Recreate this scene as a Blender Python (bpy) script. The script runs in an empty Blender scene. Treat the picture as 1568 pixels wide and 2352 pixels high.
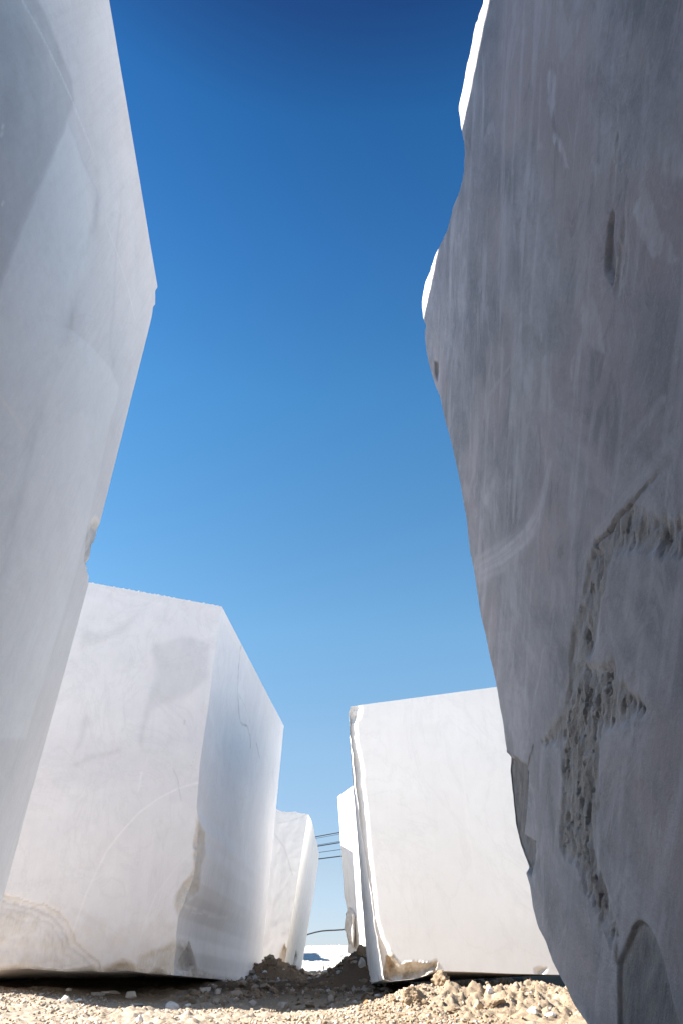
import bpy, bmesh, math, random
import numpy as np
from mathutils import Vector

# ------------------------------------------------------------------ camera, sky, sun, exposure
SC = bpy.context.scene
COL = SC.collection
CAM_H = 0.25
F_PX, CX, CY = 1568.0, 784.0, 1176.0          # 24 mm lens on a 36 mm tall frame
PITCH = math.radians(32.9)
cam = bpy.data.cameras.new('camera')
cam.sensor_fit = 'VERTICAL'; cam.sensor_height = 36.0; cam.sensor_width = 24.0
cam.lens = 24.0; cam.clip_start = 0.02; cam.clip_end = 6000
cam_o = bpy.data.objects.new('camera', cam); COL.objects.link(cam_o)
cam_o.location = (0, 0, CAM_H); cam_o.rotation_euler = (math.pi / 2 + PITCH, 0, 0)
SC.camera = cam_o

SUN_EL, SUN_AZ = math.radians(38), math.radians(0.5)     # azimuth: from -X turned towards +Y
TO_SUN = Vector((-math.cos(SUN_EL) * math.cos(SUN_AZ), math.cos(SUN_EL) * math.sin(SUN_AZ), math.sin(SUN_EL)))
world = bpy.data.worlds.new('World'); SC.world = world; world.use_nodes = True
wt = world.node_tree; wt.nodes.clear()
sky = wt.nodes.new('ShaderNodeTexSky'); sky.sky_type = 'NISHITA'; sky.sun_disc = False
sky.sun_elevation = SUN_EL
sky.sun_rotation = math.atan2(TO_SUN.x, TO_SUN.y)      # 0 = +Y, clockwise seen from above
sky.altitude = 600; sky.air_density = 1.0; sky.dust_density = 0.0; sky.ozone_density = 3.0
# clear dry air: the sky deepens towards the zenith
sky_c = wt.nodes.new('ShaderNodeTexCoord'); sky_s = wt.nodes.new('ShaderNodeSeparateXYZ'); sky_r = wt.nodes.new('ShaderNodeValToRGB')
sky_m = wt.nodes.new('ShaderNodeMix'); sky_m.data_type = 'RGBA'; sky_m.blend_type = 'MULTIPLY'; sky_m.inputs[0].default_value = 1.0
SKY_STOPS = ((0.0, (.31, .37, .56)), (.091, (.50, .46, .47)), (.24, (.64, .66, .60)), (.386, (.60, .78, .73)), (.531, (.455, .735, .76)),
             (.673, (.33, .69, .78)), (.803, (.205, .525, .70)), (.888, (.13, .41, .59)), (.935, (.09, .22, .37)), (1.0, (.07, .18, .31)))
_e = sky_r.color_ramp.elements
while len(_e) < len(SKY_STOPS): _e.new(0.5)
for _k, (_p, _c) in enumerate(SKY_STOPS): _e[_k].position = _p; _e[_k].color = (*_c, 1)
wt.links.new(sky_c.outputs['Generated'], sky_s.inputs[0]); wt.links.new(sky_s.outputs['Z'], sky_r.inputs[0])
wt.links.new(sky.outputs[0], sky_m.inputs[6]); wt.links.new(sky_r.outputs[0], sky_m.inputs[7])
bg = wt.nodes.new('ShaderNodeBackground'); bg.inputs['Strength'].default_value = 0.086
wo = wt.nodes.new('ShaderNodeOutputWorld')
wt.links.new(sky_m.outputs[2], bg.inputs['Color']); wt.links.new(bg.outputs[0], wo.inputs['Surface'])
sun = bpy.data.lights.new('sun', 'SUN'); sun.energy = 5.0; sun.angle = math.radians(0.5)
sun.color = (1.0, 0.945, 0.88)
sun_o = bpy.data.objects.new('sun', sun); COL.objects.link(sun_o)
sun_o.rotation_euler = TO_SUN.to_track_quat('Z', 'Y').to_euler(); sun_o.location = (-20, 2, 16)
vs = SC.view_settings
vs.view_transform = 'Standard'; vs.look = 'None'; vs.gamma = 1.0; vs.use_curve_mapping = False
vs.exposure = 1.75
SC.cycles.diffuse_bounces = 8; SC.cycles.max_bounces = 12

rng = np.random.default_rng(11)
random.seed(11)

# ------------------------------------------------------------------ helpers
def ray(px, py):
    """direction (X/Y, 1, Z/Y) of a sight line, for laying real outlines on real planes"""
    v = CY - py
    fwd = F_PX * math.cos(PITCH) - v * math.sin(PITCH)
    up = F_PX * math.sin(PITCH) + v * math.cos(PITCH)
    return np.array(((px - CX) / fwd, 1.0, up / fwd))
O = np.array((0, 0, CAM_H))
def at(px, py, Y): return O + ray(px, py) * Y
class Plane:
    def __init__(s, a, b, c):
        s.o = np.array(a, float); n = np.cross(np.array(b) - s.o, np.array(c) - s.o); s.n = n / np.linalg.norm(n)
        e = np.array(b) - s.o; s.e1 = e / np.linalg.norm(e); s.e2 = np.cross(s.n, s.e1)
    def hit(s, px, py):
        d = ray(px, py); return O + d * (np.dot(s.n, s.o - O) / np.dot(s.n, d))
    def line(s, pts): return np.array([s.hit(*p) for p in pts])
    def st(s, P): q = P - s.o; return np.stack((q @ s.e1, q @ s.e2), -1)
    def poly(s, pts): return s.st(s.line(pts))

def _rot():
    a, b, c = 0.7, 1.1, 0.4
    X_ = np.array(((1, 0, 0), (0, math.cos(a), -math.sin(a)), (0, math.sin(a), math.cos(a))))
    Y_ = np.array(((math.cos(b), 0, math.sin(b)), (0, 1, 0), (-math.sin(b), 0, math.cos(b))))
    Z_ = np.array(((math.cos(c), -math.sin(c), 0), (math.sin(c), math.cos(c), 0), (0, 0, 1)))
    return X_ @ Y_ @ Z_
NROT = _rot()
def hash3(i, seed):
    i = i.astype(np.int64)
    h = (i[..., 0] * 374761393 + i[..., 1] * 668265263 + i[..., 2] * 2147483647 + seed * 1274126177) & 0xFFFFFFFF
    h = ((h ^ (h >> 13)) * 1274126177) & 0xFFFFFFFF
    h = ((h ^ (h >> 16)) * 2246822519) & 0xFFFFFFFF
    return ((h ^ (h >> 15)) & 0xFFFF) / 65535.0
def vnoise(P, f, seed=0):
    p = (P @ NROT) * f + (17.31 + 3.7 * seed % 11); i = np.floor(p); t = p - i; t = t * t * t * (t * (t * 6 - 15) + 10); r = 0
    for dx in (0, 1):
        for dy in (0, 1):
            for dz in (0, 1):
                w = (t[..., 0] if dx else 1 - t[..., 0]) * (t[..., 1] if dy else 1 - t[..., 1]) * (t[..., 2] if dz else 1 - t[..., 2])
                r = r + w * hash3(i + np.array((dx, dy, dz)), seed)
    return r * 2 - 1
def fbm(P, f, seed=0, n=4, gain=0.5, lac=2.1):
    r = 0; a = 1.0; s = 0
    for k in range(n):
        r = r + a * vnoise(P, f, seed + 7 * k); s += a; a *= gain; f *= lac
    return r / s
def ridged(P, f, seed=0, n=4, gain=0.55):
    r = 0; a = 1.0; s = 0
    for k in range(n):
        r = r + a * (1 - 2 * np.abs(vnoise(P, f, seed + 7 * k))); s += a; a *= gain; f *= 2.13
    return r / s
def P3(st): return np.concatenate((st, np.zeros(st.shape[:-1] + (1,))), -1)
def seg_dist(S, pts):
    d = np.full(len(S), 1e9); t_at = np.zeros(len(S)); L = len(pts) - 1
    for k in range(L):
        a, b = pts[k], pts[k + 1]; ab = b - a
        t = np.clip(((S - a) @ ab) / max(ab @ ab, 1e-12), 0, 1)
        q = np.hypot(*(S - a - t[:, None] * ab).T); m = q < d
        d = np.where(m, q, d); t_at = np.where(m, (k + t) / L, t_at)
    return d, t_at
def sdf(S, pts):
    """positive inside the outline"""
    pts = np.asarray(pts); d, _ = seg_dist(S, np.vstack((pts, pts[:1]))); ins = np.zeros(len(S), bool)
    for k in range(len(pts)):
        (x0, y0), (x1, y1) = pts[k], pts[(k + 1) % len(pts)]
        if y0 == y1: continue
        c = (y0 > S[:, 1]) != (y1 > S[:, 1])
        ins ^= c & (S[:, 0] < (x1 - x0) * (S[:, 1] - y0) / (y1 - y0) + x0)
    return np.where(ins, d, -d)
def sm(x, a, b):
    t = np.clip((x - a) / (b - a), 0, 1); return t * t * (3 - 2 * t)

def tag(o, label=None, cat=None, group=None, kind=None):
    for k, v in (('label', label), ('category', cat), ('group', group), ('kind', kind)):
        if v: o[k] = v
    return o
def mesh_obj(name, V, Fc, mat, attrs=None, parent=None, base=None, smooth=True, sharp=None):
    V = np.asarray(V, float)
    if base is None: base = np.zeros(3)
    me = bpy.data.meshes.new(name)
    Fc = np.asarray(Fc); n = Fc.shape[1]
    me.vertices.add(len(V)); me.vertices.foreach_set('co', (V - base).astype(np.float32).ravel())
    me.loops.add(Fc.size); me.loops.foreach_set('vertex_index', Fc.astype(np.int32).ravel())
    me.polygons.add(len(Fc)); me.polygons.foreach_set('loop_start', (np.arange(len(Fc)) * n).astype(np.int32))
    me.polygons.foreach_set('use_smooth', np.full(len(Fc), smooth))
    me.update(calc_edges=True); me.validate()
    for k, a in (attrs or {}).items():
        if a.ndim == 2:
            at_ = me.attributes.new(k, 'FLOAT_COLOR', 'POINT')
            at_.data.foreach_set('color', np.concatenate((a, np.ones((len(a), 1))), 1).astype(np.float32).ravel())
        else:
            at_ = me.attributes.new(k, 'FLOAT', 'POINT'); at_.data.foreach_set('value', a.astype(np.float32))
    if sharp: me.set_sharp_from_angle(angle=math.radians(sharp))
    if mat: me.materials.append(mat)
    o = bpy.data.objects.new(name, me); COL.objects.link(o); o.location = base
    if parent:
        o.parent = parent; o.location = Vector(base) - parent.location
    return o

def ico(sub):
    bm = bmesh.new(); bmesh.ops.create_icosphere(bm, subdivisions=sub, radius=1.0)
    V = np.array([v.co[:] for v in bm.verts]); Fc = np.array([[v.index for v in f.verts] for f in bm.faces]); bm.free(); return V, Fc
ICO = {k: ico(k) for k in (1, 2, 3, 4, 5)}
def lump(size, seed, facets=9, rough=.10, sub=4, cut=(.45, .85)):
    V, Fc = ICO[sub]; r = np.random.default_rng(seed); P = V.copy()
    for k in range(facets):                                       # broken planes
        n = r.normal(size=3); n /= np.linalg.norm(n); h = r.uniform(*cut); d = P @ n
        P = P - np.clip(d - h, 0, None)[:, None] * n * .93
    P = P + V * (rough * fbm(P, 2.4, seed, 4, .6))[:, None]
    return P * np.array(size), Fc

# ------------------------------------------------------------------ materials
class NT:
    def __init__(s, name):
        s.m = bpy.data.materials.new(name); s.m.use_nodes = True; s.t = s.m.node_tree
        s.p = s.t.nodes['Principled BSDF']; s.p.inputs['Specular IOR Level'].default_value = 0.25
    def n(s, kind, **kw):
        q = s.t.nodes.new('ShaderNode' + kind)
        for k, v in kw.items():
            if k in q.inputs: q.inputs[k].default_value = v
            else: setattr(q, k, v)
        return q
    def l(s, a, b): s.t.links.new(a, b)
    def co(s, scale=(1, 1, 1), rot=(0, 0, 0)):
        tc = s.n('TexCoord'); v = tc.outputs['Object']
        if any(rot):                                   # turn first, stretch afterwards
            m0 = s.n('Mapping'); s.l(v, m0.inputs['Vector']); m0.inputs['Rotation'].default_value = rot; v = m0.outputs[0]
        mp = s.n('Mapping'); s.l(v, mp.inputs['Vector']); mp.inputs['Scale'].default_value = scale
        return mp.outputs[0]
    def noise(s, vec, scale, detail=6, rough=0.6, dist=0.0):
        q = s.n('TexNoise', Scale=scale, Detail=detail, Roughness=rough, Distortion=dist); s.l(vec, q.inputs['Vector']); return q.outputs['Fac']
    def ramp(s, f, a, b, c0=0.0, c1=1.0):
        q = s.n('MapRange'); s.l(f, q.inputs['Value'])
        for k, v in (('From Min', a), ('From Max', b), ('To Min', c0), ('To Max', c1)): q.inputs[k].default_value = v
        q.clamp = True; return q.outputs['Result']
    def math(s, op, a, b):
        q = s.n('Math', operation=op)
        for i, v in enumerate((a, b)):
            if isinstance(v, (int, float)): q.inputs[i].default_value = v
            else: s.l(v, q.inputs[i])
        return q.outputs[0]
    def mix(s, f, a, b):
        q = s.n('Mix', data_type='RGBA'); q.clamp_factor = True
        for k, v in ((0, f), (6, a), (7, b)):
            if isinstance(v, (int, float)): q.inputs[k].default_value = v
            elif isinstance(v, tuple): q.inputs[k].default_value = (*v, 1)
            else: s.l(v, q.inputs[k])
        return q.outputs[2]
    def attr(s, name): return s.n('Attribute', attribute_name=name).outputs['Fac']
    def bump(s, h, strength, dist, prev=None):
        q = s.n('Bump', Strength=strength, Distance=dist); s.l(h, q.inputs['Height'])
        if prev: s.l(prev, q.inputs['Normal'])
        return q.outputs[0]

def marble(name, light, grey, streak=(40, 40, 1.5), rot=(0, 0, 0), cloud=1.1, vein=0.25, bump=0.25, rough=0.62, grain=0.06, brk=((0.66, 0.62, 0.55), (0.40, 0.365, 0.31)), smix=0.10, mott=0.10, scr=0.10, pit=0.0, pgain=1.09):
    t = NT(name); o = t.co(); so = t.co(streak, rot)
    cl = t.noise(o, cloud, 7, 0.62, 0.6); st = t.noise(so, 1.0, 4, 0.6); fine = t.noise(o, 190, 3, 0.7)
    c = t.mix(t.ramp(cl, 0.36, 0.66), light, grey)
    c = t.mix(t.math('MULTIPLY', t.ramp(st, 0.45, 0.75), smix), c, tuple(x * 0.80 for x in grey))
    vn = t.noise(t.co((1, 1, 0.55), (0.5, 0.4, 0)), 1.7, 9, 0.66, 1.6)
    vv = t.ramp(t.math('ABSOLUTE', t.math('SUBTRACT', vn, 0.5), 0), 0.0, 0.028, 1, 0)
    c = t.mix(t.math('MULTIPLY', vv, vein), c, tuple(x * 0.66 for x in grey))
    c = t.mix(t.math('MULTIPLY', t.ramp(fine, 0.3, 0.75), grain), c, (0.30, 0.29, 0.28))
    n2 = t.noise(o, 26, 7, 0.72); n3 = t.noise(o, 9, 6, 0.6)
    mot = t.noise(o, 5.5, 9, 0.74, 0.4); tint = t.noise(o, 2.3, 6, 0.6); grit = t.noise(o, 170, 3, 0.85)
    c = t.mix(t.math('MULTIPLY', t.ramp(mot, 0.42, 0.64), mott), c, tuple(x * 0.72 for x in grey))
    c = t.mix(t.math('MULTIPLY', t.ramp(tint, 0.5, 0.62), mott * 0.8), c, (light[0] * 0.92, light[1] * 0.80, light[2] * 0.76))
    c = t.mix(t.math('MULTIPLY', t.ramp(grit, 0.54, 0.72), grain * 1.6), c, tuple(min(.92, x * 1.3) for x in light))
    for rr in ((rot[0], 0.0, 0.0), (rot[0] + 0.5, 0.1, 0.0), (rot[0] - 0.35, -0.1, 0.1)):          # fine drag scratches
        sn = t.noise(t.co((130, 130, 3.2), rr), 1.0, 3, 0.6); gate = t.noise(o, 2.1 + 0.5 * rr[1] * 10 + rr[0] * 0.2, 4, 0.6)
        c = t.mix(t.math('MULTIPLY', t.math('MULTIPLY', t.ramp(sn, 0.60, 0.72), t.ramp(gate, 0.48, 0.62)), scr), c, tuple(min(.92, x * 1.12) for x in light))
    blot = t.noise(t.co((9, 9, 3.2), rot), 1.0, 8, 0.72, 0.8)
    c = t.mix(t.math('MULTIPLY', t.ramp(blot, 0.545, 0.60), mott * 0.55), c, tuple(min(.92, x * 1.08) for x in light))
    c = t.mix(t.math('MULTIPLY', t.ramp(blot, 0.43, 0.37), mott * 0.6), c, tuple(x * 0.62 for x in grey))
    rgh = t.attr('rough')
    n4 = t.noise(t.co((95, 95, 16), rot), 1.0, 6, 0.7)
    brk = t.mix(t.ramp(n4, 0.35, 0.68), brk[0], brk[1])
    c = t.mix(t.math('MULTIPLY', rgh, 0.80), c, brk)
    c = t.mix(t.math('MULTIPLY', t.attr('dark'), t.ramp(n3, 0.25, 0.6, 0.55, 1)), c, (0.19, 0.19, 0.195))
    c = t.mix(t.math('MULTIPLY', t.attr('pale'), t.ramp(n2, 0.25, 0.65, 0.35, 1)), c, tuple(min(0.93, x * pgain) for x in light))
    c = t.mix(t.math('MULTIPLY', t.attr('ochre'), t.ramp(n3, 0.25, 0.7, 0.25, 1)), c, (0.50, 0.37, 0.21))
    c = t.mix(t.math('MULTIPLY', t.attr('rust'), t.ramp(n2, 0.3, 0.6, 0.1, 1)), c, (0.10, 0.055, 0.03))
    t.l(c, t.p.inputs['Base Color']); t.p.inputs['Roughness'].default_value = rough
    b1 = t.bump(st, bump, 0.004)
    b2 = t.bump(fine, bump * 0.7, 0.0015, b1)
    b3 = t.n('Bump', Distance=0.02); t.l(t.math('ADD', n2, n4), b3.inputs['Height']); t.l(t.math('MULTIPLY', rgh, 0.6), b3.inputs['Strength']); t.l(b2, b3.inputs['Normal'])
    pn = t.noise(o, 75, 5, 0.75)
    t.l(t.bump(pn, pit, 0.006, b3.outputs[0]), t.p.inputs['Normal'])
    return t.m

M_LEFT = marble('honed_grey_white_marble', (0.88, 0.845, 0.82), (0.76, 0.73, 0.71), streak=(55, 55, 2.5), rot=(0.25, 0, 0), cloud=0.9, vein=0.10, bump=0.25, smix=.22, grain=0.15, mott=0.16, scr=.16, pit=.12)
M_MID = marble('pale_cloudy_marble', (0.835, 0.815, 0.81), (0.735, 0.72, 0.73), streak=(34, 34, 1.6), cloud=1.0, vein=0.14, bump=0.12, mott=.12, grain=.1, pit=.1)
M_FAR = marble('cream_white_marble', (0.835, 0.835, 0.825), (0.775, 0.775, 0.76), streak=(30, 30, 1.2), cloud=0.8, vein=0.12, bump=0.06)
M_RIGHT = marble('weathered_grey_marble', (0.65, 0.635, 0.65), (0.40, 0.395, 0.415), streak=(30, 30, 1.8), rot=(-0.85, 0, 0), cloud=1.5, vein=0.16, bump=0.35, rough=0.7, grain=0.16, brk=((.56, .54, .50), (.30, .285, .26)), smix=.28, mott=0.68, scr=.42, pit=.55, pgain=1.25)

# ------------------------------------------------------------------ block builder
def resample(pts, ts):
    pts = np.asarray(pts, float); s = np.r_[0, np.cumsum(np.linalg.norm(np.diff(pts, axis=0), axis=1))]; s /= s[-1]
    return np.stack([np.interp(ts, s, pts[:, k]) for k in range(3)], -1)
def params(*segs):
    """(end, count) pieces of 0..1"""
    out = [0.0]
    for e, n in segs: out += list(np.linspace(out[-1], e, n + 1)[1:])
    return np.array(out)

class Block:
    """six curved-edge patches welded along twelve edges; corners c[i][j][k] (i: -X..+X, j: near..far, k: low..high)"""
    def __init__(s, c, tu, tv, tw):
        s.c = {k: np.array(v, float) for k, v in c.items()}; s.t = (tu, tv, tw); s.edge = {}; s.jit = {}; s.mod = {}
    def curve(s, ax, a, b):
        key = (ax, a, b)
        if key in s.edge: return resample(s.edge[key], s.t[ax])
        i0 = [a, b]; i0.insert(ax, 0); i1 = [a, b]; i1.insert(ax, 1)
        p, q = s.c[tuple(i0)], s.c[tuple(i1)]
        return p + (q - p) * s.t[ax][:, None]
    def build(s, name, mat, base, parent=None, rough_edge=0.0, seed=0):
        N = [len(x) for x in s.t]; ids = {}; V = []; Q = []; A = {k: [] for k in ('rough', 'dark', 'pale', 'ochre', 'rust')}
        ctr = sum(s.c.values()) / 8
        idx = np.full(N, -1, int)
        offs = {}
        pos = np.zeros(tuple(N) + (3,)); D = np.zeros(tuple(N) + (3,)); M = {k: np.zeros(N) for k in A}
        for fx in (0, 1, 2):
            a, b = [q for q in (0, 1, 2) if q != fx]
            for side in (0, 1):
                def e(ax, other, val):
                    d = {fx: side, other: val}; rest = [q for q in (0, 1, 2) if q != ax]
                    return s.curve(ax, d[rest[0]], d[rest[1]])
                ca0, ca1 = e(a, b, 0), e(a, b, 1); cb0, cb1 = e(b, a, 0), e(b, a, 1)
                ta, tb = s.t[a][:, None, None], s.t[b][None, :, None]
                P = ca0[:, None] * (1 - tb) + ca1[:, None] * tb + cb0[None] * (1 - ta) + cb1[None] * ta \
                    - (ca0[0] * (1 - ta) * (1 - tb) + ca0[-1] * ta * (1 - tb) + ca1[0] * (1 - ta) * tb + ca1[-1] * ta * tb)
                sl = [slice(None)] * 3; sl[fx] = -1 if side else 0; sl = tuple(sl)
                pos[sl] = P
                n = np.cross(P[-1, 0] - P[0, 0], P[0, -1] - P[0, 0]); n /= np.linalg.norm(n)
                if np.dot(n, P.mean((0, 1)) - ctr) < 0: n = -n
                if (fx, side) in s.mod:
                    off, masks = s.mod[(fx, side)](P.reshape(-1, 3), n)
                    D[sl] += off.reshape(P.shape[:2])[..., None] * n if off.ndim == 1 else off.reshape(P.shape)
                    for k, m in masks.items(): M[k][sl] = np.maximum(M[k][sl], m.reshape(P.shape[:2]))
        if rough_edge:
            pass
        surf = np.zeros(N, bool)
        for fx in range(3):
            sl = [slice(None)] * 3; sl[fx] = 0; surf[tuple(sl)] = True; sl[fx] = -1; surf[tuple(sl)] = True
        w = np.nonzero(surf); idx[w] = np.arange(len(w[0]))
        V = pos[w] + D[w]
        for fx in range(3):
            a, b = [q for q in (0, 1, 2) if q != fx]
            for side in (0, 1):
                sl = [slice(None)] * 3; sl[fx] = -1 if side else 0
                I = idx[tuple(sl)]
                q = np.stack((I[:-1, :-1], I[1:, :-1], I[1:, 1:], I[:-1, 1:]), -1).reshape(-1, 4)
                flip = (side == 0) ^ (fx == 1)
                Q.append(q[:, ::-1] if flip else q)
        at_ = {k: m[w] for k, m in M.items()}
        return mesh_obj(name, V, np.concatenate(Q), mat, at_, parent, np.asarray(base, float), sharp=38)

def jagged(p, q, n, amp, seed, nrm=None):
    p, q = np.array(p), np.array(q); t = np.linspace(0, 1, n)[:, None]; L = p + (q - p) * t
    k = np.sin(np.pi * np.clip(t[:, 0], 0, 1)) ** 0.25
    j = np.stack([fbm(L + 13 * s_, 6, seed + s_, 4, 0.65) for s_ in range(3)], -1)
    return L + j * amp * k[:, None]

# ================================================================== STRUCTURE: ground
def gz(X, Y):
    """height of the yard"""
    g = lambda x, y, rx, ry, h: h * np.exp(-(((X - x) / rx) ** 2 + ((Y - y) / ry) ** 2))
    z = np.zeros(np.broadcast(X, Y).shape)
    z = z + g(-2.15, 5.0, 0.7, 0.9, 0.05)                      # swell in front of the pale block
    z = z - g(-0.55, 5.25, 1.0, 0.6, 0.09)                   # hollow in the gap
    z = z + g(0.95, 4.45, 0.75, 0.40, 0.085) + g(0.42, 4.3, 0.22, 0.26, 0.07)   # pushed-up soil before the leaning block
    z = z + g(1.9, 4.6, 0.6, 0.5, 0.06)
    z = z + g(-0.74, 8.95, 0.32, 0.45, 0.18)                    # heap behind the pale block
    z = z + g(0.21, 7.9, 0.32, 0.7, 0.28)                      # heap against the leaning block
    z = z + g(-2.0, 7.6, 0.9, 1.3, 0.10)
    z = z + 0.40 * sm(Y, 13.0, 21.0) * (1 - sm(Y, 23.0, 40.0)) * (1 - sm(np.abs(X), 10, 40)) + 0.02 * sm(Y, 9, 12)
    P = np.stack(np.broadcast_arrays(X, Y, 0 * X), -1)
    z = z + 0.020 * fbm(P, 1.3, 3, 3) * (1 - sm(np.hypot(X, Y), 30, 60))
    return z
def gfine(X, Y):
    P = np.stack(np.broadcast_arrays(X, Y, 0 * X), -1)
    far = 1 - sm(np.hypot(X, Y), 14, 30)
    rough = 0.45 + 0.9 * sm(fbm(P, 1.1, 41, 3), -0.25, 0.45) + 1.3 * sm(X, 0.15, 0.7) * sm(Y, 3.5, 4.0) * (1 - sm(Y, 5, 5.6))
    b = fbm(P, 5, 21, 5, 0.62)
    c = np.abs(vnoise(P, 26, 5)) + 0.6 * np.abs(vnoise(P, 55, 6))
    e = -ridged(P, 8, 61, 4) * sm(X, 0.1, 0.6) * sm(Y, 3.5, 4.0) * (1 - sm(Y, 4.7, 5.2))
    return far * (0.026 * b * rough + 0.013 * c * rough + 0.026 * e)
def axis_lines(lo, hi, step, far, grow=1.18):
    a = list(np.arange(lo, hi + step / 2, step)); s = step
    while a[-1] < far: s *= grow; a.append(a[-1] + s)
    s = step; b = []
    x = lo
    while x > -far: s *= grow; x -= s; b.append(x)
    return np.array(b[::-1] + a)
gx = axis_lines(-2.6, 1.9, 0.0085, 2500)
gy_a = np.arange(3.1, 6.2, 0.010); gy_b = 6.2 + np.cumsum(0.010 * 1.02 ** np.arange(1, 120))
tail = [gy_b[-1]]; s_ = gy_b[-1] - gy_b[-2]
while tail[-1] < 3000: s_ *= 1.06; tail.append(tail[-1] + s_)
head = [3.1]; s_ = 0.010
while head[-1] > -1500: s_ *= 1.2; head.append(head[-1] - s_)
gy = np.r_[head[::-1][:-1], gy_a, gy_b, tail[1:]]
GX, GY = np.meshgrid(gx, gy, indexing='ij')
GZ = gz(GX, GY) + gfine(GX, GY)
nx, ny = GX.shape; I = np.arange(nx * ny).reshape(nx, ny)
GQ = np.stack((I[:-1, :-1], I[1:, :-1], I[1:, 1:], I[:-1, 1:]), -1).reshape(-1, 4)
def soil_material():
    t = NT('pale_quarry_soil'); o = t.co()
    a = t.noise(o, 1.2, 5, 0.6); b = t.noise(o, 60, 5, 0.7); c = t.noise(o, 260, 3, 0.7); d = t.noise(o, 11, 5, 0.65)
    sx = t.n('SeparateXYZ'); t.l(o, sx.inputs[0])
    brown = t.mix(t.ramp(b, 0.3, 0.7), (0.37, 0.29, 0.205), (0.24, 0.18, 0.12))
    pale = t.mix(t.ramp(b, 0.3, 0.7), (0.46, 0.385, 0.305), (0.31, 0.25, 0.185))
    side = t.ramp(t.math('ADD', sx.outputs['X'], t.math('MULTIPLY', t.math('SUBTRACT', a, 0.5), 2.2)), -0.9, 0.6)
    col = t.mix(side, pale, brown)
    col = t.mix(t.math('MULTIPLY', t.ramp(d, 0.55, 0.72), 0.45), col, (0.62, 0.56, 0.48))
    dmp = t.noise(o, 3.4, 6, 0.65)
    col = t.mix(t.math('MULTIPLY', t.ramp(dmp, 0.52, 0.66), 0.6), col, (0.27, 0.20, 0.135))
    # heaps of brown earth between the blocks, darkened to dim the gap; white marble rubble beyond them
    bounce_ground = t.math('MAXIMUM', t.ramp(t.math('ADD', sx.outputs['Y'], t.math('MULTIPLY', a, 0.4)), 3.55, 3.15), t.ramp(t.math('ABSOLUTE', sx.outputs['X'], 0), 2.7, 3.4))  # unseen ground made pale to bounce fill light onto the blocks
    col = t.mix(bounce_ground, col, t.mix(t.ramp(d, 0.35, 0.7), (0.76, 0.73, 0.68), (0.62, 0.57, 0.51)))
    col = t.mix(t.math('MULTIPLY', t.ramp(t.math('ADD', sx.outputs['Y'], t.math('MULTIPLY', a, 0.4)), 2.35, 2.0), t.ramp(t.math('ABSOLUTE', sx.outputs['X'], 0), 3.4, 2.7)), col, t.mix(t.ramp(d, 0.35, 0.7), (0.20, 0.15, 0.10), (0.11, 0.08, 0.055)))  # unseen ground near the camera darkened to cut bounce light
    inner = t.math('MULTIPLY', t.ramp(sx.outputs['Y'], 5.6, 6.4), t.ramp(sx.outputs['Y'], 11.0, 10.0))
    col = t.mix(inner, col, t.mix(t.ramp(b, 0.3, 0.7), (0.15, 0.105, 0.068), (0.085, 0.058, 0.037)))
    col = t.mix(t.ramp(sx.outputs['Y'], 11.5, 13.5), col, t.mix(t.ramp(d, 0.4, 0.65), (0.64, 0.60, 0.56), (0.47, 0.43, 0.385)))
    t.l(col, t.p.inputs['Base Color']); t.p.inputs['Roughness'].default_value = 0.95; t.p.inputs['Specular IOR Level'].default_value = 0.1
    b1 = t.bump(b, 0.6, 0.008); t.l(t.bump(c, 0.5, 0.003, b1), t.p.inputs['Normal'])
    return t.m
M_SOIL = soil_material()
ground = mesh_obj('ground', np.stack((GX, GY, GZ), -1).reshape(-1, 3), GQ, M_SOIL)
tag(ground, kind='structure')
def gheight(x, y): 
    x = np.atleast_1d(np.asarray(x, float)); y = np.atleast_1d(np.asarray(y, float)); return gz(x, y) + gfine(x, y)
def on_ground(px, py):
    d = ray(px, py); Y = 2.5
    prev = None
    ts = np.arange(2.5, 30, 0.01); P = O + d * ts[:, None]
    below = P[:, 2] < gz(P[:, 0], P[:, 1]) + 0.004
    k = np.argmax(below) if below.any() else int(7 / 0.01)
    return P[k]

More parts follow.
